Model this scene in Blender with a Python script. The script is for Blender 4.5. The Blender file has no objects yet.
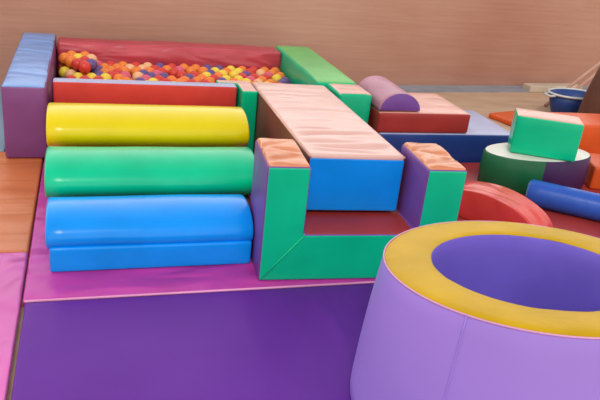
import bpy, bmesh, math, random
from mathutils import Vector, Matrix, noise
random.seed(7)
S = bpy.context.scene
COL = S.collection

# ------------------------------------------------------------------ materials
def nt(name):
    m = bpy.data.materials.new(name); m.use_nodes = True
    t = m.node_tree; b = t.nodes['Principled BSDF']
    return m, t, b

def vinyl(name, col, rough=.36, var=.12, bump=.25, scale=5.0, stretch=(1, 1, 1), wear=None, coat=0.0, fine=.35, spec=.32, crease=0., cscale=(1, 1, 1)):
    """padded PVC: cloudy base colour, soft wrinkles in the normal"""
    m, t, b = nt(name)
    n, l = t.nodes, t.links
    tc = n.new('ShaderNodeTexCoord')
    mp = n.new('ShaderNodeMapping'); mp.inputs['Scale'].default_value = stretch
    l.new(tc.outputs['Object'], mp.inputs['Vector'])
    n1 = n.new('ShaderNodeTexNoise'); n1.inputs['Scale'].default_value = scale * .6; n1.inputs['Detail'].default_value = 3
    l.new(mp.outputs[0], n1.inputs['Vector'])
    cr = n.new('ShaderNodeValToRGB')
    a = [max(0, c * (1 - var)) for c in col]; c2 = [min(1, c * (1 + var) + .012 * var) for c in col]
    cr.color_ramp.elements[0].position = .3; cr.color_ramp.elements[1].position = .7
    cr.color_ramp.elements[0].color = (*a, 1); cr.color_ramp.elements[1].color = (*(wear or c2), 1)
    l.new(n1.outputs['Fac'], cr.inputs['Fac'])
    l.new(cr.outputs['Color'], b.inputs['Base Color'])
    n2 = n.new('ShaderNodeTexNoise'); n2.inputs['Scale'].default_value = scale; n2.inputs['Detail'].default_value = 4
    n2.inputs['Roughness'].default_value = fine; n2.inputs['Distortion'].default_value = .6
    l.new(mp.outputs[0], n2.inputs['Vector'])
    bp = n.new('ShaderNodeBump'); bp.inputs['Strength'].default_value = bump; bp.inputs['Distance'].default_value = .03
    l.new(n2.outputs['Fac'], bp.inputs['Height']); l.new(bp.outputs[0], b.inputs['Normal'])
    if crease:
        # pulled cloth: narrow creases where a stretched noise crosses its middle value
        m2 = n.new('ShaderNodeMapping'); m2.inputs['Scale'].default_value = cscale; m2.inputs['Rotation'].default_value = (0, 0, .12)
        l.new(tc.outputs['Object'], m2.inputs['Vector'])
        n3 = n.new('ShaderNodeTexNoise'); n3.inputs['Scale'].default_value = 1.0; n3.inputs['Detail'].default_value = 1.5; n3.inputs['Distortion'].default_value = .35
        l.new(m2.outputs[0], n3.inputs['Vector'])
        d1 = n.new('ShaderNodeMath'); d1.operation = 'SUBTRACT'; d1.inputs[1].default_value = .5; l.new(n3.outputs['Fac'], d1.inputs[0])
        d2 = n.new('ShaderNodeMath'); d2.operation = 'ABSOLUTE'; l.new(d1.outputs[0], d2.inputs[0])
        d3 = n.new('ShaderNodeMapRange'); d3.inputs['From Max'].default_value = .17; d3.interpolation_type = 'SMOOTHSTEP'; l.new(d2.outputs[0], d3.inputs['Value'])
        b2 = n.new('ShaderNodeBump'); b2.inputs['Strength'].default_value = crease; b2.inputs['Distance'].default_value = .03
        l.new(d3.outputs[0], b2.inputs['Height']); l.new(bp.outputs[0], b2.inputs['Normal']); l.new(b2.outputs[0], b.inputs['Normal'])
    b.inputs['Roughness'].default_value = rough
    b.inputs['Specular IOR Level'].default_value = spec
    b.inputs['Coat Weight'].default_value = coat
    b.inputs['Coat Roughness'].default_value = .22
    return m

def plain(name, col, rough=.5, scale=12, var=.1, bump=.1, metallic=0):
    m = vinyl(name, col, rough, var, bump, scale); m.node_tree.nodes['Principled BSDF'].inputs['Metallic'].default_value = metallic
    return m

M = dict(
    red=vinyl('red vinyl', (.62, .045, .036), .38),
    deep_red=vinyl('deep red vinyl', (.33, .030, .026), .4),
    crimson=vinyl('crimson vinyl', (.46, .045, .065), .34, bump=.3, scale=4, stretch=(1, 2, 2), spec=.5, crease=.35, cscale=(1.5, 6, 7)),
    maroon=vinyl('maroon vinyl', (.20, .050, .040), .45),
    yellow=vinyl('yellow vinyl', (.74, .56, .0), .23, bump=.06, var=.05),
    rim_yellow=vinyl('golden vinyl', (.54, .31, .0), .45, var=.1, bump=.25, scale=8, fine=.55, spec=.16),
    green=vinyl('green vinyl', (.0, .49, .235), .25, bump=.08, spec=.28),
    light_green=vinyl('leaf green vinyl', (.15, .44, .12), .42, bump=.2),
    blue=vinyl('bright blue vinyl', (.0, .268, .82), .23, bump=.06, spec=.3),
    navy=vinyl('dark blue vinyl', (.012, .042, .20), .42),  # blue lowered in the base for shade over the right-hand blocks
    royal=vinyl('royal blue vinyl', (.02, .085, .42), .34, bump=.3),
    sky=vinyl('pale blue vinyl', (.17, .30, .60), .34, bump=.3, scale=6, spec=.5, crease=.25, cscale=(1.5, 4.5, 1)),  # blue paled for the sky reflected on the pit wall top
    purple=vinyl('plum vinyl', (.19, .055, .19), .42),
    violet=vinyl('violet vinyl', (.16, .060, .29), .4),
    dark_purple=vinyl('dark purple vinyl', (.040, .012, .075), .42),
    lavender=vinyl('lavender vinyl', (.35, .215, .68), .42, var=.06, bump=.12, scale=3, spec=.25),
    inner_violet=vinyl('inner violet vinyl', (.23, .16, .64), .4, var=.1, bump=.2),
    lilac=vinyl('lilac grey vinyl', (.38, .38, .55), .36),  # lilac grey carries the sky reflection of the glossy slab top
    peach=vinyl('salmon vinyl', (.70, .40, .34), .36, var=.03, bump=.15, scale=5, stretch=(1, 3, 1), fine=.3, spec=.9),  # peach tone includes the warm reflection on the glossy top
    salmon=vinyl('salmon red vinyl', (.68, .33, .26), .34, var=.05, bump=.3, scale=5, spec=.8, crease=.12, cscale=(2, 4, 1)),  # red paled by reflected light mixed into the base colour
    tan_orange=vinyl('orange vinyl', (.64, .20, .07), .30, var=.12, bump=.45, scale=5, stretch=(1, 1.6, 1), spec=.9, crease=.20, cscale=(2.2, 4, 1)),
    orange=vinyl('bright orange vinyl', (.66, .090, .014), .4),
    orange_mat=vinyl('orange mat vinyl', (.62, .165, .05), .36, var=.04, bump=.2, scale=4, stretch=(1, 1.3, 1), fine=.3, spec=.5, crease=.16, cscale=(1.2, 5, 1)),
    pink=vinyl('magenta pink vinyl', (.50, .040, .31), .36, var=.12, bump=.3, scale=4, spec=.4, crease=.35, cscale=(2, 4, 1)),
    light_pink=vinyl('bright pink vinyl', (.62, .10, .38), .36, var=.12, bump=.25, scale=4, spec=.5, crease=.5, cscale=(4, 2.5, 1)),
    mat_purple=vinyl('purple mat vinyl', (.115, .016, .26), .42, var=.08, bump=.14, scale=2.2, fine=.3, spec=.14, crease=.12, cscale=(2.2, .8, 1)),
    mat_red=vinyl('dark red mat vinyl', (.36, .035, .030), .42),
    cream=vinyl('off white vinyl', (.72, .68, .60), .35),  # white stands in for sky reflected on the drum top
    teal=vinyl('grey blue vinyl', (.22, .33, .42), .5),
    piping_pink=vinyl('pale pink piping', (.75, .30, .52), .4, bump=0),
    piping_mauve=vinyl('mauve piping', (.62, .30, .50), .45, bump=0, spec=.2),
    piping_white=vinyl('pale piping', (.62, .55, .62), .4, bump=0),
    brown=plain('dark brown', (.115, .040, .024), .6),
    tub_blue=plain('tub blue plastic', (.020, .055, .22), .4),
    tub_rim=plain('pale rim', (.62, .60, .58), .35),
    pole=plain('pinkish bare pole', (.50, .27, .20), .55),
    plank=plain('beige board', (.52, .42, .32), .6),
)

def wall_mat():
    m, t, b = nt('pinkish plaster'); n, l = t.nodes, t.links
    tc = n.new('ShaderNodeTexCoord')
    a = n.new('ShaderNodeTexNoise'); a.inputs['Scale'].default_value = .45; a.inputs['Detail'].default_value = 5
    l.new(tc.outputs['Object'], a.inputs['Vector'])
    mp = n.new('ShaderNodeMapping'); mp.inputs['Scale'].default_value = (1.0, 1, 14)
    l.new(tc.outputs['Object'], mp.inputs['Vector'])
    s = n.new('ShaderNodeTexNoise'); s.inputs['Scale'].default_value = 1.6; s.inputs['Detail'].default_value = 4
    l.new(mp.outputs[0], s.inputs['Vector'])
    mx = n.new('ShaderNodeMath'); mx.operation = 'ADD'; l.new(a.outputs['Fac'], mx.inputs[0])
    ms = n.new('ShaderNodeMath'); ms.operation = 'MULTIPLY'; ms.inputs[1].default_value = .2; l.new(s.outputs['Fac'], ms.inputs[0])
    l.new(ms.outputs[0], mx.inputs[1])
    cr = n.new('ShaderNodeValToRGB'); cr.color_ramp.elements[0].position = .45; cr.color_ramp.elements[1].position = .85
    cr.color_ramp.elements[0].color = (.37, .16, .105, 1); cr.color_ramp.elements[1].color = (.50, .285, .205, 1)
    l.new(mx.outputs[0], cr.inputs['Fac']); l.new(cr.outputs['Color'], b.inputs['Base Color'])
    bp = n.new('ShaderNodeBump'); bp.inputs['Strength'].default_value = .25; bp.inputs['Distance'].default_value = .02
    l.new(s.outputs['Fac'], bp.inputs['Height']); l.new(bp.outputs[0], b.inputs['Normal'])
    b.inputs['Roughness'].default_value = .85
    return m

def floor_mat():
    m, t, b = nt('tan concrete floor'); n, l = t.nodes, t.links
    tc = n.new('ShaderNodeTexCoord')
    mp = n.new('ShaderNodeMapping'); mp.inputs['Scale'].default_value = (1, 3, 1); l.new(tc.outputs['Object'], mp.inputs['Vector'])
    a = n.new('ShaderNodeTexNoise'); a.inputs['Scale'].default_value = 2.2; a.inputs['Detail'].default_value = 7
    l.new(mp.outputs[0], a.inputs['Vector'])
    cr = n.new('ShaderNodeValToRGB'); cr.color_ramp.elements[0].position = .3; cr.color_ramp.elements[1].position = .72
    cr.color_ramp.elements[0].color = (.44, .265, .165, 1); cr.color_ramp.elements[1].color = (.55, .36, .235, 1)
    l.new(a.outputs['Fac'], cr.inputs['Fac']); l.new(cr.outputs['Color'], b.inputs['Base Color'])
    b.inputs['Roughness'].default_value = .8
    return m

# ------------------------------------------------------------------ object helpers
def link_mesh(name, bm, mat, parent=None, smooth=True):
    me = bpy.data.meshes.new(name); bm.normal_update(); bm.to_mesh(me); bm.free()
    me.materials.append(M[mat] if isinstance(mat, str) else mat)
    if smooth:
        for p in me.polygons: p.use_smooth = True
    o = bpy.data.objects.new(name, me); COL.objects.link(o)
    if parent: o.parent = parent
    return o

def tag(o, label, cat, group=None):
    o['label'] = label; o['category'] = cat
    if group: o['group'] = group
    return o

def thing(name, label, cat, loc=(0, 0, 0), rz=0, group=None):
    o = bpy.data.objects.new(name, None); COL.objects.link(o)
    o.empty_display_size = .1; o.location = loc; o.rotation_euler = (0, 0, rz)
    return tag(o, label, cat, group)

def lines(h, r, n):
    """grid coordinates over [-h, h], dense in the rounded rim of width r"""
    e = [-h + r * (1 - math.cos(k * math.pi / 6)) for k in range(0, 4)]
    mid = [(-h + r) + (2 * (h - r)) * k / n for k in range(1, n)]
    return e + mid + [-v for v in reversed(e)]

def rbox(lx, ly, lz, r=.018, crown=0., wrinkle=0., wfreq=(3, 9), n=8, belly=0., extra=None, nx=0):
    """rounded padded box standing on z = 0, centred in x and y, as a bmesh"""
    bm = bmesh.new()
    hx, hy, hz = lx / 2, ly / 2, lz / 2
    r = min(r, hx * .95, hy * .95, hz * .95)
    X, Y, Z = lines(hx, r, nx or max(2, int(n * 1.2))), lines(hy, r, max(2, n)), lines(hz, r, 4)
    def put(x, y, z):
        q = Vector((min(max(x, -hx + r), hx - r), min(max(y, -hy + r), hy - r), min(max(z, -hz + r), hz - r)))
        d = Vector((x, y, z)) - q
        if d.length > 1e-9: p = q + d.normalized() * r
        else: p = Vector((x, y, z))
        u, v, w = x / hx, y / hy, z / hz
        if z > hz - r * .6:
            e = (1 - u ** 4) * (1 - v ** 4)
            p.z += crown * e
            if extra: p.z += extra(x, y)
            if wrinkle:
                k = noise.noise(Vector((x * wfreq[0] + lx * 7, y * wfreq[1], lz * 3)))
                p.z += wrinkle * (k - .3 * abs(k)) * min(1, (1 - u ** 6) * (1 - v ** 8) * 1.6)
        if belly:
            if abs(y) > hy - r * .6: p.y += math.copysign(belly * (1 - u ** 4) * (1 - w ** 4), y)
            if abs(x) > hx - r * .6: p.x += math.copysign(belly * (1 - v ** 4) * (1 - w ** 4), x)
        p.z += hz
        return p
    def sheet(A, B, f):
        g = [[bm.verts.new(f(a, b)) for b in B] for a in A]
        for i in range(len(A) - 1):
            for j in range(len(B) - 1):
                bm.faces.new((g[i][j], g[i + 1][j], g[i + 1][j + 1], g[i][j + 1]))
    for s in (-1, 1):
        sheet(X, Y, lambda a, b: put(a, b, s * hz))
        sheet(X, Z, lambda a, b: put(a, s * hy, b))
        sheet(Y, Z, lambda a, b: put(s * hx, a, b))
    bmesh.ops.remove_doubles(bm, verts=bm.verts, dist=1e-5)
    bmesh.ops.recalc_face_normals(bm, faces=bm.faces)
    return bm

def split(bm, rules, default):
    """cut a closed shape into its cover panels: rules = [(part name, test(normal, centre))]"""
    bm.normal_update(); out = {}
    which = {}
    for f in bm.faces:
        nme = default
        for k, test in rules:
            if test(f.normal, f.calc_center_median()): nme = k; break
        which[f.index] = nme
    for k in [r[0] for r in rules] + [default]:
        if k in out: continue
        b2 = bm.copy(); b2.faces.ensure_lookup_table()
        dead = [f for f in b2.faces if which[f.index] != k]
        if len(dead) == len(b2.faces): b2.free(); continue
        bmesh.ops.delete(b2, geom=dead, context='FACES')
        out[k] = b2
    bm.free()
    return out

UP = lambda n, c: n.z > .72
FRONT = lambda n, c: n.y < -.72
BACK = lambda n, c: n.y > .72
LEFT = lambda n, c: n.x < -.72
RIGHT = lambda n, c: n.x > .72

def foam_block(name, label, cat, loc, dims, mats, rz=0, group=None, tests=None, **kw):
    """padded block; mats = {part name: material}; the part 'body' takes what no other panel claims"""
    t = thing(name, label, cat, loc, rz, group)
    bm = rbox(*dims, **kw); bm.faces.index_update()
    T = dict(top_cover=UP, front_panel=FRONT, rear_panel=BACK, left_panel=LEFT, right_panel=RIGHT)
    rules = [(k, T[k]) for k in mats if k in T]
    for k, b2 in split(bm, rules, 'body').items():
        pn = 'side_panel' if k in ('left_panel', 'right_panel') else k
        link_mesh(pn, b2, mats[k], t)
    return t

def tube(bm, pts, r, seg=8):
    """round tube along a polyline"""
    rings = []
    for i, p in enumerate(pts):
        p = Vector(p)
        d = (Vector(pts[min(i + 1, len(pts) - 1)]) - Vector(pts[max(i - 1, 0)])).normalized()
        a = d.orthogonal().normalized() if i == 0 else (rings_a - d * rings_a.dot(d)).normalized()
        rings_a = a; b = d.cross(a)
        rings.append([bm.verts.new(p + (a * math.cos(2 * math.pi * k / seg) + b * math.sin(2 * math.pi * k / seg)) * r) for k in range(seg)])
    for i in range(len(rings) - 1):
        for k in range(seg):
            bm.faces.new((rings[i][k], rings[i][(k + 1) % seg], rings[i + 1][(k + 1) % seg], rings[i + 1][k]))
    bm.faces.new(list(reversed(rings[0]))); bm.faces.new(rings[-1])
    return bm

def tube_part(name, pts, r, mat, parent):
    bm = bmesh.new(); tube(bm, pts, r)
    return link_mesh(name, bm, mat, parent)

def lathe(profile, seg=96, f=None, close=False):
    """surface of revolution about z from (radius, z) pairs; f(x, y, z) may warp each point"""
    bm = bmesh.new(); R = []
    for r, z in profile:
        row = []
        for k in range(seg):
            a = 2 * math.pi * k / seg
            p = (r * math.cos(a), r * math.sin(a), z)
            row.append(bm.verts.new(f(*p) if f else p))
        R.append(row)
    for i in range(len(R) - 1):
        for k in range(seg):
            bm.faces.new((R[i][k], R[i][(k + 1) % seg], R[i + 1][(k + 1) % seg], R[i + 1][k]))
    if close:
        bm.faces.new(R[-1]); bm.faces.new(list(reversed(R[0])))
    bmesh.ops.recalc_face_normals(bm, faces=bm.faces)
    return bm

def extrude_x(profile, x0, x1, nx=14, warp=None, rnd=.012):
    """closed (y, z) profile swept along x; ends drawn in a little so the edge is rounded"""
    bm = bmesh.new(); rows = []
    cy = sum(p[0] for p in profile) / len(profile); cz = sum(p[1] for p in profile) / len(profile)
    hs = max(abs(p[1] - cz) for p in profile)
    xs = [(x0, 1 - rnd / hs), (x0 + rnd * .3, 1 - rnd * .3 / hs), (x0 + rnd, 1)]
    xs += [(x0 + rnd + (x1 - x0 - 2 * rnd) * k / nx, 1) for k in range(1, nx)]
    xs += [(x1 - rnd, 1), (x1 - rnd * .3, 1 - rnd * .3 / hs), (x1, 1 - rnd / hs)]
    for x, s in xs:
        row = []
        for y, z in profile:
            p = Vector((x, cy + (y - cy) * s, cz + (z - cz) * s))
            if warp: p = warp(p)
            row.append(bm.verts.new(p))
        rows.append(row)
    n = len(profile)
    for i in range(len(rows) - 1):
        for k in range(n):
            bm.faces.new((rows[i][k], rows[i][(k + 1) % n], rows[i + 1][(k + 1) % n], rows[i + 1][k]))
    a = bm.faces.new(rows[0]); b = bm.faces.new(list(reversed(rows[-1])))
    bmesh.ops.recalc_face_normals(bm, faces=bm.faces)
    return bm

# ------------------------------------------------------------------ the setting
def structure(name, bm, mat):
    o = link_mesh(name, bm, mat, smooth=False); o['kind'] = 'structure'; return o
bm = bmesh.new()
bmesh.ops.create_cube(bm, size=1, matrix=Matrix.Translation((1, -1, -.05)) @ Matrix.Diagonal((14, 12, .1, 1)))
structure('floor', bm, floor_mat())
WROT = .105
def wall_pt(s): return Vector((2.33 + s * math.cos(WROT), 2.27 + s * math.sin(WROT), 0))
WH = 1.12
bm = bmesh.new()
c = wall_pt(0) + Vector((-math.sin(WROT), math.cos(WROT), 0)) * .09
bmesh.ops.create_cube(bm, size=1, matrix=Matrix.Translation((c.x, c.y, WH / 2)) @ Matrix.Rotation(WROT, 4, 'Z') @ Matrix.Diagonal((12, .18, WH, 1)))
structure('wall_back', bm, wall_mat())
bm = bmesh.new()
c = wall_pt(0) - Vector((-math.sin(WROT), math.cos(WROT), 0)) * .11
bmesh.ops.create_cube(bm, size=1, matrix=Matrix.Translation((c.x, c.y, .01)) @ Matrix.Rotation(WROT, 4, 'Z') @ Matrix.Diagonal((11.9, .22, .02, 1)))
structure('trim_1', bm, plain('grey drain strip', (.27, .27, .30), .6))

MZ = .04
# ------------------------------------------------------------------ floor mats
def mat(name, label, x0, x1, y0, y1, m, edge=None, h=MZ, **kw):
    return_t = thing(name, label, 'mat', ((x0 + x1) / 2, (y0 + y1) / 2, 0))
    bm = rbox(x1 - x0, y1 - y0, h, r=.012, n=48, **kw); bm.faces.index_update()
    parts = split(bm, [('top_cover', UP)], 'side_band')
    link_mesh('top_cover', parts['top_cover'], m, return_t); link_mesh('side_band', parts['side_band'], edge or m, return_t)
    return return_t
def mat_folds(x, y):
    z = 0; wx, wy = x - .0625, y - 2.7575
    for (ax, ay), (bx, by), dpt, wd in (((-.13, -1.80), (-.115, -2.25), .010, .022), ((-.02, -1.80), (-.12, -2.2), .007, .02), ((-.32, -1.80), (-.24, -2.3), .006, .04)):
        t_ = (wy - ay) / (by - ay)
        if -.1 < t_ < 1.1:
            d = (wx - ax - (bx - ax) * t_) / wd; z += dpt * math.exp(-d * d) * (1 - abs(2 * t_ - 1) ** 4 if 0 < t_ < 1 else 0)
    return z
t = mat('floor_mat', 'magenta pink floor mat under the roller steps and the green arch', -1.385, .86, -1.755, 1.70, 'pink', wrinkle=.004, wfreq=(2, 5))
tube_part('piping', [(-1.115, -1.727, .036), (1.115, -1.727, .036)], .006, 'piping_pink', t)
mat('floor_mat', 'large plain purple floor mat in front of the pink mat', -1.375, 1.25, -3.75, -1.765, 'mat_purple', wrinkle=.007, wfreq=(1.2, 1.0), nx=90, extra=mat_folds)
mat('floor_mat', 'orange floor mat left of the roller steps', -2.6, -1.392, -1.300, .08, 'orange_mat', wrinkle=.008, wfreq=(2, 5))
mat('floor_mat', 'bright pink floor mat at the left edge, in front of the orange mat', -2.6, -1.392, -3.2, -1.310, 'light_pink', wrinkle=.006, wfreq=(2, 3))
mat('floor_mat', 'grey blue floor mat behind the orange mat, left of the ball pit', -2.7, -1.63, .1, 1.5, 'teal')
mat('floor_mat', 'dark red floor mat under the drum and the red half round', .88, 3.1, -1.70, -.13, 'mat_red')

# ------------------------------------------------------------------ ball pit walls
G = 'padded walls of the ball pit'
foam_block('pit_wall', 'plum ball pit wall with a pale blue top, left end of the pit', 'foam block', (-1.482, .785, MZ), (.255, 1.69, .465),
           dict(top_cover='sky', body='purple'), group=G, crown=.012, wrinkle=.012, wfreq=(4, 7), belly=.006, n=14)
foam_block('pit_wall', 'crimson padded wall along the back of the ball pit', 'foam block', (-.42, 1.475, MZ), (1.83, .24, .45),
           dict(top_cover='crimson', body='crimson'), group=G, crown=.008, wrinkle=.014, wfreq=(4, 6), belly=.02, n=14)
foam_block('pit_wall', 'long green padded wall on the right side of the ball pit', 'foam block', (.66, .975, MZ), (.31, 1.30, .46),
           dict(top_cover='light_green', body='green'), group=G, crown=.015, wrinkle=.006, belly=.006, n=12)
def prism(poly, axis, length, off=.012, segs=3):
    """closed polygon pushed along an axis, its edges rounded"""
    bm = bmesh.new()
    f = bm.faces.new([bm.verts.new((p[0], p[1], 0) if axis == 'z' else (0, p[0], p[1]) if axis == 'x' else (p[0], 0, p[1])) for p in poly])
    ex = bmesh.ops.extrude_face_region(bm, geom=[f])
    v = dict(x=(length, 0, 0), y=(0, length, 0), z=(0, 0, length))[axis]
    bmesh.ops.translate(bm, verts=[q for q in ex['geom'] if isinstance(q, bmesh.types.BMVert)], vec=v)
    bmesh.ops.recalc_face_normals(bm, faces=bm.faces)
    bmesh.ops.bevel(bm, geom=list(bm.edges), offset=off, segments=segs, affect='EDGES', profile=.5)
    bm.normal_update(); bm.faces.index_update()
    return bm
t = thing('pit_wall', 'short green pit wall block with peach top, between steps and slide', 'foam block', (-.13, 0, MZ), 0, G)
pp = split(prism([(0.008, 0), (.115, 0), (.115, .29), (-.125, .29), (-.125, .212), (0.008, .212)], 'z', .46), [('top_cover', UP)], 'body')
link_mesh('top_cover', pp['top_cover'], 'salmon', t, smooth=False); link_mesh('body', pp['body'], 'green', t, smooth=False)
foam_block('pit_wall', 'short green pit wall block with peach top, right of the slide', 'foam block', (.69, .145, MZ), (.25, .29, .46),
           dict(top_cover='salmon', body='green'), group=G, crown=.010, wrinkle=.005)

# ------------------------------------------------------------------ balls
BALL = dict(
    red=((.62, .045, .03), 'red'), orange=((.80, .20, .03), 'orange'), yellow=((.80, .56, .05), 'yellow'),
    violet=((.13, .07, .22), 'dark violet'), pink=((.66, .10, .16), 'pink'), peach=((.80, .42, .20), 'peach'))
pool = ['red'] * 5 + ['orange'] * 8 + ['yellow'] * 4 + ['violet'] * 5 + ['pink'] * 2 + ['peach'] * 2
def ball_bm(bm=None, loc=(0, 0, 0), r=.047, u=16, v=10):
    bm = bm or bmesh.new()
    bmesh.ops.create_uvsphere(bm, u_segments=u, v_segments=v, radius=r, matrix=Matrix.Translation(loc)); return bm
ball_mesh = {}
for k, (c, w) in BALL.items():
    M['ball_' + k] = vinyl(w + ' ball plastic', c, .3, var=.05, bump=0)
    bm = ball_bm(); me = bpy.data.meshes.new('ball'); bm.to_mesh(me); bm.free()
    for p in me.polygons: p.use_smooth = True
    me.materials.append(M['ball_' + k]); ball_mesh[k] = me
def surf(x, y):
    d = math.hypot((x + 1.25) / .25, (y - 1.2) / .35)
    return .375 + .06 * math.exp(-d * d) + .05 * noise.noise(Vector((x * 2.6, y * 2.6, 1)))
BR = .047
sp = 2 * BR * 1.04
x0, x1, y0, y1 = -1.34 + BR + .015, .50 - BR - .015, .30 + BR, 1.335 - BR
cells = []
layer, zc = 0, MZ + BR + .004
while zc < .46:
    j, y = 0, y0 + (layer % 3) * sp * .2887
    while y <= y1:
        x = x0 + ((j + layer % 3) % 2) * sp / 2
        while x <= x1:
            if zc <= surf(x, y): cells.append((x, y, zc, layer))
            x += sp
        y += sp * .866; j += 1
    zc += sp * .8165; layer += 1
def covers(p, cells):
    return sum(1 for q in cells if q[3] > p[3] and math.hypot(q[0] - p[0], q[1] - p[1]) < sp * .75)
top_layer = [p for p in cells if covers(p, cells) == 0]
gone = set(random.sample(top_layer, int(len(top_layer) * .14)))      # hollows in the heap
cells = [p for p in cells if p not in gone]
chosen = sorted([p for p in cells if covers(p, cells) < 3], key=lambda p: -p[2])[:290]
cs = set(chosen); low = [p for p in cells if p not in cs]
for (x, y, z, _) in chosen:
    k = random.choice(pool)
    o = bpy.data.objects.new('ball', ball_mesh[k]); COL.objects.link(o)
    o.location = (x + random.uniform(-.0015, .0015), y + random.uniform(-.0015, .0015), z + random.uniform(0, .002))
    tag(o, f'{BALL[k][1]} plastic ball lying on top of the heap in the ball pit', 'ball', 'plastic balls in the ball pit')
tb_ = ball_bm(u=10, v=6); tv = [tuple(v.co) for v in tb_.verts]; tf = [[v.index for v in f.verts] for f in tb_.faces]; tb_.free()
VV, FF = [], []
for p in low:
    b0 = len(VV); VV += [(x + p[0], y + p[1], z + p[2]) for x, y, z in tv]; FF += [[k + b0 for k in f] for f in tf]
me = bpy.data.meshes.new('ball_heap'); me.from_pydata(VV, [], FF)
for k in ('orange', 'red', 'yellow', 'violet'): me.materials.append(M['ball_' + k])
for i, p in enumerate(me.polygons): p.material_index = (i // len(tf) * 7 + 3) % 4; p.use_smooth = True
o = bpy.data.objects.new('ball_heap', me); COL.objects.link(o)
tag(o, 'orange and mixed plastic balls filling the pit beneath the top layer', 'balls'); o['kind'] = 'stuff'

# ------------------------------------------------------------------ roller steps
st = thing('roller_steps', 'foam steps of blue, green, yellow and red padded rolls leading to the ball pit', 'foam steps', (-.76, -.7, MZ))
def local(o): o.location = (.76, .7, -MZ); return o
def steps_part(name, bm, m, label=None):
    bm.transform(Matrix.Translation((.76, .7, -MZ))); o = link_mesh(name, bm, m, st)
    if label: o['label'] = label
    return o
def ell(yc, zc, a, b, n=40):
    return [(yc + a * math.cos(2 * math.pi * k / n), zc + b * math.sin(2 * math.pi * k / n)) for k in range(n)]
def roll_warp(seed):
    def f(p):
        k = noise.noise(Vector((p.x * 2.2, p.y * 4, seed))) * .004
        p.z += k; p.y += k; return p
    return f
steps_part('roll', extrude_x(ell(-1.33, .197, .20, .10), -1.300, -.352, warp=roll_warp(1)), 'blue', 'bright blue roll')
steps_part('roll', extrude_x(ell(-.86, .268, .23, .115), -1.322, -.225, warp=roll_warp(2)), 'green', 'green roll')
steps_part('roll', extrude_x(ell(-.36, .365, .22, .115), -1.335, -.185, warp=roll_warp(3)), 'yellow', 'yellow roll')
bm = rbox(1.185, .10, .46, r=.012, n=8); bm.transform(Matrix.Translation((-.730, .155, MZ))); bm.faces.index_update()
pp = split(bm, [('top_cover', UP)], 'top_block')
steps_part('top_cover', pp['top_cover'], 'lilac', 'lilac grey cover'); steps_part('top_block', pp['top_block'], 'red', 'red block')
bm = rbox(.925, .42, .125, r=.014, n=8); bm.transform(Matrix.Translation((-.822, -1.322, MZ)))
steps_part('front_block', bm, 'blue', 'bright blue block under the lowest roll')
wedge = [(-1.10, MZ), (-1.10, .15), (-.6, .24), (-.1, .33), (.09, .36), (.09, MZ)]
steps_part('ramp_base', extrude_x(wedge, -1.28, -.26), 'maroon', 'dark red base')

# ------------------------------------------------------------------ foam slide platform
SL, SW = 1.785, .488
t = thing('foam_slide', 'long peach topped foam slide with a bright blue end resting in the green arch', 'foam slide', (.274, .285, MZ), -.0745)
def taper(bm):
    for v in bm.verts: v.co.x *= 1 + .10 * (v.co.y + SL) / SL
    return bm
SB, SF, SU, SD = .435, .540, .256, .225            # height at the pit, at the front, underside of the overhang and its reach
bm = prism([(-SL, SU), (-SL, SF), (0, SB), (0, 0), (-SL + SD, 0), (-SL + SD, SU)], 'x', SW)
bm.transform(Matrix.Translation((-SW / 2, 0, 0))); taper(bm)
pp = split(bm, [('top_base', UP), ('front_panel', lambda n, c: n.y < -.72 and c.z > SU), ], 'body')
pp['top_base'].free()
link_mesh('front_panel', pp['front_panel'], 'blue', t, smooth=False); link_mesh('body', pp['body'], 'maroon', t, smooth=False)
rc = random.Random(4)
folds = [(rc.uniform(-.80, .80), rc.uniform(-.06, .10), rc.uniform(-.2, .2), rc.uniform(.07, .2), rc.uniform(.004, .009), rc.uniform(.010, .020)) for _ in range(20)]
folds += [(-.50, .26, .02, .24, .024, .020), (-.64, -.05, -.08, .2, .018, .022), (-.73, .08, .05, .25, .020, .026), (-.82, -.04, -.05, .2, .016, .02), (-.40, .05, -.12, .12, .016, .018)]
def slide_folds(x, y):
    z = 0
    for y0, k, xc, hw, dpt, wd in folds:
        d = (y - y0 - k * x - .012 * math.sin(x * 9 + y0 * 20)) / wd
        if abs(d) < 4: z -= dpt * math.exp(-d * d) * math.exp(-((x - xc) / hw) ** 4)
    return z * max(0, 1 - (2 * x / SW) ** 8)
bm = rbox(SW - .004, SL - .004, .045, r=.014, crown=.010, wrinkle=.012, wfreq=(1.6, 7), n=170, nx=26, extra=slide_folds)
bm.transform(Matrix.Translation((0, -SL / 2, (SB + SF) / 2 - .03)) @ Matrix.Rotation(-math.atan((SF - SB) / SL), 4, 'X'))
link_mesh('top_cover', taper(bm), 'peach', t)
for q in (-1, 1):
    tube_part('piping', [(q * (SW / 2 - .001), -SL + .01, SF + .003), (q * (SW / 2 * 1.1 - .001), -.01, SB + .003)], .005, 'salmon', t)

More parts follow.
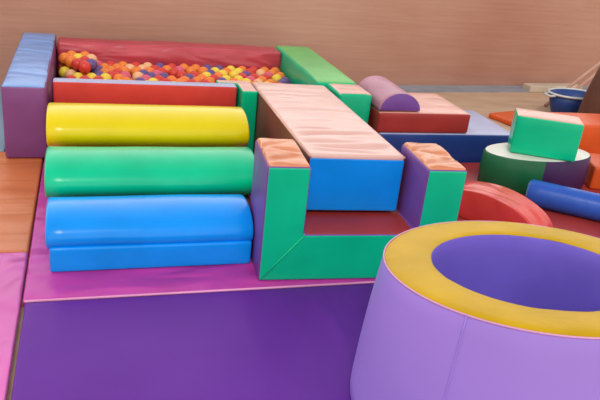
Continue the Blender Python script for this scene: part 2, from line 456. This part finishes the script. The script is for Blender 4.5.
# ------------------------------------------------------------------ green U arch
UW, UD, UH, UB, UT = .955, .375, .617 - MZ, .284 - MZ, .200
u = thing('foam_arch', 'green U shaped foam block with two orange topped posts at the front of the slide', 'foam block',
          (-.361, -1.697, MZ), -.066)
prof = [(0, 0), (UW, 0), (UW, UH), (UW - UT, UH), (UW - UT, UB), (UT, UB), (UT, UH), (0, UH)]
bm = bmesh.new()
fv = [bm.verts.new((x, 0, z)) for x, z in prof]; f = bm.faces.new(fv)
ex = bmesh.ops.extrude_face_region(bm, geom=[f])
bmesh.ops.translate(bm, verts=[v for v in ex['geom'] if isinstance(v, bmesh.types.BMVert)], vec=(0, UD, 0))
bmesh.ops.recalc_face_normals(bm, faces=bm.faces)
bmesh.ops.bevel(bm, geom=list(bm.edges), offset=.014, segments=3, affect='EDGES', profile=.5)
bm.normal_update(); bm.faces.index_update()
pp = split(bm, [('sill_cover', lambda n, c: n.z > .72 and c.z < UH - .1),
                ('top_left', lambda n, c: n.z > .72 and c.x < UW / 2), ('top_right', UP),
                ('front_panel', FRONT), ('rear_panel', BACK),
                ('inner_left', lambda n, c: n.x > .6 and UT - .03 < c.x < UW / 2), ('inner_right', lambda n, c: n.x < -.6 and UW / 2 < c.x < UW - UT + .03),
                ], 'side_band')
link_mesh('front_panel', pp['front_panel'], 'green', u, smooth=False)
link_mesh('rear_panel', pp['rear_panel'], 'green', u, smooth=False)
link_mesh('sill_cover', pp['sill_cover'], 'deep_red', u)['label'] = 'red cover of the low middle bar'
def post_top(cx):
    def post_folds(x, y):
        z = 0
        for y0, k, dpt, wd in ((-.09, .5, .014, .022), (.02, -.35, .012, .020), (.11, .6, .012, .018)):
            d = (y - y0 - k * x) / wd; z -= dpt * math.exp(-d * d)
        return z * (1 - (2 * x / UT) ** 4) * (1 - (2 * y / UD) ** 6)
    b = rbox(UT - .012, UD - .012, .03, r=.013, crown=.014, wrinkle=.012, wfreq=(6 + cx, 7), n=36, extra=post_folds)
    b.transform(Matrix.Translation((cx, UD / 2, UH - .022))); return b
pp['top_left'].free(); pp['top_right'].free()
link_mesh('top_cover', post_top(UT / 2), 'tan_orange', u)['label'] = 'creased orange cover on the left post'
link_mesh('top_cover', post_top(UW - UT / 2), 'tan_orange', u)['label'] = 'creased orange cover on the right post'
link_mesh('inner_panel', pp['inner_left'], 'violet', u); link_mesh('inner_panel', pp['inner_right'], 'violet', u)
link_mesh('side_band', pp['side_band'], 'violet', u)
tube_part('seam', [(.012, -.001, .012), (UT, -.001, UB - .004)], .004, 'green', u)
tube_part('seam', [(UW - .012, -.001, .012), (UW - UT, -.001, UB - .004)], .004, 'green', u)

# ------------------------------------------------------------------ big lavender tube
TX, TY, TZ = .323, -2.69, .636 - MZ
def lean(x, y, z):
    return Vector((x, y, z + (z / TZ) * (.025 * x - .13 * y)))
RO, RI, RB = .50, .333, .545
big = thing('foam_tube', 'large lavender foam tube with a yellow rim standing in the foreground', 'foam tube', (TX, TY, MZ))
outer = [(RB - .012, 0), (RB, .012)] + [(RB + (RO - RB) * k / 12 + .006 * math.sin(math.pi * k / 12), .012 + (TZ - .03) * k / 12) for k in range(1, 13)] + [(RO - .004, TZ - .008)]
link_mesh('outer_cover', lathe(outer, f=lean), 'lavender', big)
rim = [(RO - .004, TZ - .008), (RO - .012, TZ - .001)] + [(RO - .012 + (RI + .012 - RO + .012) * k / 6, TZ + .005 * math.sin(math.pi * k / 6)) for k in range(1, 7)] + [(RI + .003, TZ - .006)]
def lean_rim(x, y, z):
    p = lean(x, y, z); a = math.atan2(y, x)
    p.z += .003 * noise.noise(Vector((math.cos(a) * 6, math.sin(a) * 6, math.hypot(x, y) * 4))); return p
link_mesh('rim_cover', lathe(rim, seg=160, f=lean_rim), 'rim_yellow', big)['label'] = 'golden yellow rim'
inner = [(RI + .003, TZ - .006), (RI, TZ - .02)] + [(RI + .01 * math.sin(math.pi * k / 10), (TZ - .02) * (1 - k / 10)) for k in range(1, 11)]
link_mesh('inner_cover', lathe(inner, f=lean), 'inner_violet', big)['label'] = 'violet lining of the hole'
link_mesh('base_cover', lathe([(RB - .012, 0), (RI, 0)]), 'inner_violet', big)
a = math.radians(-145)
tube_part('seam', [lean((RB + (RO - RB) * k + .006 * math.sin(math.pi * k)) * math.cos(a), (RB + (RO - RB) * k + .006 * math.sin(math.pi * k)) * math.sin(a), TZ * k * .98 + .008) for k in [i / 10 for i in range(11)]], .0025, 'lavender', big)
tube_part('piping', [lean((RO - .002) * math.cos(2 * math.pi * k / 96), (RO - .002) * math.sin(2 * math.pi * k / 96), TZ - .006) for k in range(97)], .003, 'piping_mauve', big)

# ------------------------------------------------------------------ blocks on the right
foam_block('foam_slab', 'low dark blue foam slab with a lilac grey top, under the red block', 'foam block', (1.42, .22, 0), (1.12, .66, .25),
           dict(top_cover='lilac', body='navy'), rz=0, n=8)
foam_block('foam_block', 'dark red foam block with a salmon top lying on the blue slab', 'foam block', (1.205, .19, .252), (.73, .58, .150),
           dict(top_cover='salmon', body='deep_red'), crown=.006, n=8)

def half_round(name, label, loc, rz, R, h, L, mc, me_, tilt=0):
    t = thing(name, label, 'foam half round', loc, rz)
    t.rotation_euler = (0, tilt, rz)
    prof = [(R * math.cos(math.pi * k / 28), h * math.sin(math.pi * k / 28)) for k in range(29)]
    bm = extrude_x(prof, 0, L, nx=20, rnd=.014, warp=lambda p: p + Vector((0, 0, .006 * noise.noise(p * 6))) if p.z > .03 else p)
    bm.faces.index_update()
    pp = split(bm, [('end_panel', LEFT), ('end_panel_far', RIGHT)], 'curved_cover')
    link_mesh('curved_cover', pp['curved_cover'], mc, t)
    link_mesh('end_panel', pp['end_panel'], me_, t); link_mesh('end_panel', pp['end_panel_far'], me_, t)
    return t
M['dome_red'] = vinyl('scarlet vinyl', (.62, .048, .036), .27, bump=.45, scale=5, spec=.6, crease=.25, cscale=(5, 2, 3))
M['pale_plum'] = vinyl('pale plum vinyl', (.42, .17, .24), .36)
half_round('foam_half_round', 'half round foam block with violet end and pinkish curved top on the dark red block',
           (1.000, -.095, .4115), math.pi / 2, .160, .130, .52, 'pale_plum', 'violet')
# drum: side split into a green and a dark purple half, top paled for sky sheen
d = thing('foam_drum', 'short foam drum with green and dark purple sides and a pale top', 'foam drum', (1.86, -.565, MZ))
DR, DH = .41, .245
def oval(x, y, z): return Vector((x, y * .50, z))
bm = lathe([(DR - .015, 0), (DR, .015), (DR + .006, DH / 2), (DR, DH - .015), (DR - .012, DH - .003), (DR - .03, DH)] + [(DR - .03 - .37 * k / 6, DH) for k in range(1, 7)], seg=72, close=True, f=oval)
bm.faces.index_update()
pp = split(bm, [('top_cover', UP), ('green_side', lambda n, c: c.x < -.07 and n.z > -.7)], 'side_panel')
link_mesh('top_cover', pp['top_cover'], 'cream', d)['label'] = 'pale top'
link_mesh('side_panel', pp['green_side'], vinyl('bottle green vinyl', (.008, .12, .045), .4), d)['label'] = 'green half of the side'  # green darkened in its base colour for the shade here
link_mesh('side_panel', pp['side_panel'], 'dark_purple', d)['label'] = 'dark purple half of the side'
foam_block('foam_block', 'green foam block with a peach top standing on the drum', 'foam block', (1.845, -.605, MZ + DH + .003), (.43, .21, .262),
           dict(top_cover='salmon', body='green'), rz=-.48, crown=.004, r=.014)
foam_block('foam_block', 'bright orange foam block at the right edge, behind the drum', 'foam block', (2.85, .02, 0), (.80, .36, .345),
           dict(top_cover='orange', body='orange'), rz=-.05, crown=.008)
foam_block('foam_block', 'low orange foam block at the right edge, beside the dark purple side of the drum', 'foam block', (2.62, -.62, MZ), (.62, .34, .17),
           dict(top_cover='orange', body='orange'), rz=-.35, crown=.008)
foam_block('foam_mat', 'small flat orange mat on the tan floor behind the green block', 'mat', (2.80, 1.02, 0), (.44, .44, .05),
           dict(top_cover='orange', body='orange'), rz=.3)
half_round('foam_half_round', 'red foam half round lying behind the lavender tube', (1.105, -1.19, MZ), .58, .365, .197, .24, 'dome_red', 'dome_red')
r = thing('foam_roll', 'blue foam roll lying between the drum and the red half round', 'foam roll', (1.60, -.885, MZ), -.66)
bm = extrude_x([(.085 * math.cos(2 * math.pi * k / 32), .085 + .085 * math.sin(2 * math.pi * k / 32)) for k in range(32)], 0, .9, nx=16, rnd=.03)
bm.faces.index_update(); pp = split(bm, [('end_panel', LEFT), ('end_far', RIGHT)], 'roll_cover')
link_mesh('roll_cover', pp['roll_cover'], 'royal', r); link_mesh('end_panel', pp['end_panel'], 'sky', r); link_mesh('end_panel', pp['end_far'], 'sky', r)

# ------------------------------------------------------------------ far right clutter by the wall
tb = thing('tub', 'dark blue plastic tub with a pale rim near the wall', 'tub', (3.50, 1.25, .0), .05)
def sq(x, y, z): return Vector((x * 1.0, y * .72, z))
link_mesh('tub_body', lathe([(.17, .0), (.19, .012), (.235, .12), (.27, .235), (.258, .235), (.225, .12), (.18, .02), (.01, .018)], seg=40, f=sq), 'tub_blue', tb)
bm = bmesh.new(); tube(bm, [sq(.272 * math.cos(2 * math.pi * k / 48), .272 * math.sin(2 * math.pi * k / 48), .238) for k in range(49)], .011)
link_mesh('rim', bm, 'tub_rim', tb)
bm = bmesh.new(); tube(bm, [(-.26, -.05, .225), (-.315, -.05, .222), (-.325, 0, .22), (-.315, .05, .222), (-.26, .05, .225)], .011)
link_mesh('handle', bm, 'tub_rim', tb)
for lab, dx, dy in (('upper of two slanted pinkish poles leaning over the blue tub', 0, 0), ('lower of two slanted pinkish poles leaning over the blue tub', .10, -.02)):
    a, b_ = Vector((3.46 + dx, 1.60 + dy, .012)), Vector((4.20 + dx, 1.78 + dy, .50))
    bm = bmesh.new(); d_ = b_ - a; tube(bm, [Vector((0, 0, 0)), d_ * .5, d_], .017)
    o = link_mesh('pole', bm, 'pole'); o.location = a; tag(o, lab, 'pole')
pl = foam_block('bench', 'low beige board bench lying along the foot of the wall', 'bench', (4.02, 2.29, .0), (.76, .14, .075),
           dict(top_cover='plank', body='plank'), rz=WROT, r=.008)
br = thing('barrel', 'dark brown barrel at the right edge of the picture', 'barrel', (3.52, .62, 0))
link_mesh('body', lathe([(.32, 0), (.345, .02), (.35, .15), (.325, .35), (.28, .55), (.235, .72), (.22, .73)], seg=48, close=True), 'brown', br)
link_mesh('rim', lathe([(.228, .715), (.245, .722), (.248, .735), (.235, .745), (.21, .738)], seg=48), 'brown', br)

# ------------------------------------------------------------------ light
w = bpy.data.worlds.new('sky'); S.world = w; w.use_nodes = True
t = w.node_tree; n, l = t.nodes, t.links
bg = n['Background']
tc = n.new('ShaderNodeTexCoord'); sx = n.new('ShaderNodeSeparateXYZ'); l.new(tc.outputs['Generated'], sx.inputs[0])
cr = n.new('ShaderNodeValToRGB'); l.new(sx.outputs['Z'], cr.inputs['Fac'])
e = cr.color_ramp.elements; e[0].position = .0; e[0].color = (1.0, .90, .80, 1); e[1].position = .8; e[1].color = (.58, .64, .70, 1)
x = e.new(.35); x.color = (1.0, .95, .90, 1)
l.new(cr.outputs['Color'], bg.inputs['Color'])
# light added: sky brightened beyond the wall for sheen, behind the camera for fronts
g1 = n.new('ShaderNodeValToRGB'); g1.color_ramp.interpolation = 'EASE'
hm = n.new('ShaderNodeMapRange'); hm.inputs['From Min'].default_value = -1; l.new(sx.outputs['Y'], hm.inputs['Value']); l.new(hm.outputs[0], g1.inputs['Fac'])
q = g1.color_ramp.elements; q[0].position = .05; q[0].color = (.66, .66, .66, 1); q[1].position = .95; q[1].color = (1, 1, 1, 1)
x = q.new(.5); x.color = (.36, .36, .36, 1)
mu = n.new('ShaderNodeMath'); mu.operation = 'MULTIPLY'; mu.inputs[1].default_value = 2.8
l.new(g1.outputs['Color'], mu.inputs[0]); l.new(mu.outputs[0], bg.inputs['Strength'])
sun = bpy.data.lights.new('sun', 'SUN'); sun.energy = 1.25; sun.angle = math.radians(12); sun.color = (1, .96, .9)
so = bpy.data.objects.new('sun', sun); COL.objects.link(so)
so.rotation_euler = Vector((-.20, -.62, .76)).to_track_quat('Z', 'Y').to_euler(); so.location = (0, -3, 5)

# ------------------------------------------------------------------ camera
yaw, pitch, roll, F = .3185, .4009, .110, 691.6
f = Vector((math.sin(yaw) * math.cos(pitch), math.cos(yaw) * math.cos(pitch), -math.sin(pitch)))
r0 = Vector((math.cos(yaw), -math.sin(yaw), 0)); u0 = r0.cross(f)
cr_, sr = math.cos(roll), math.sin(roll)
R_, U_ = cr_ * r0 + sr * u0, cr_ * u0 - sr * r0
cd = bpy.data.cameras.new('camera'); co = bpy.data.objects.new('camera', cd); COL.objects.link(co)
cd.sensor_width = 36; cd.lens = F * 36 / 600
co.matrix_world = Matrix(((R_.x, U_.x, -f.x, -1.099), (R_.y, U_.y, -f.y, -4.431), (R_.z, U_.z, -f.z, 1.674), (0, 0, 0, 1)))
S.camera = co
vs = S.view_settings; vs.view_transform = 'Standard'; vs.look = 'None'; vs.gamma = 1; vs.use_curve_mapping = False; vs.exposure = -.22
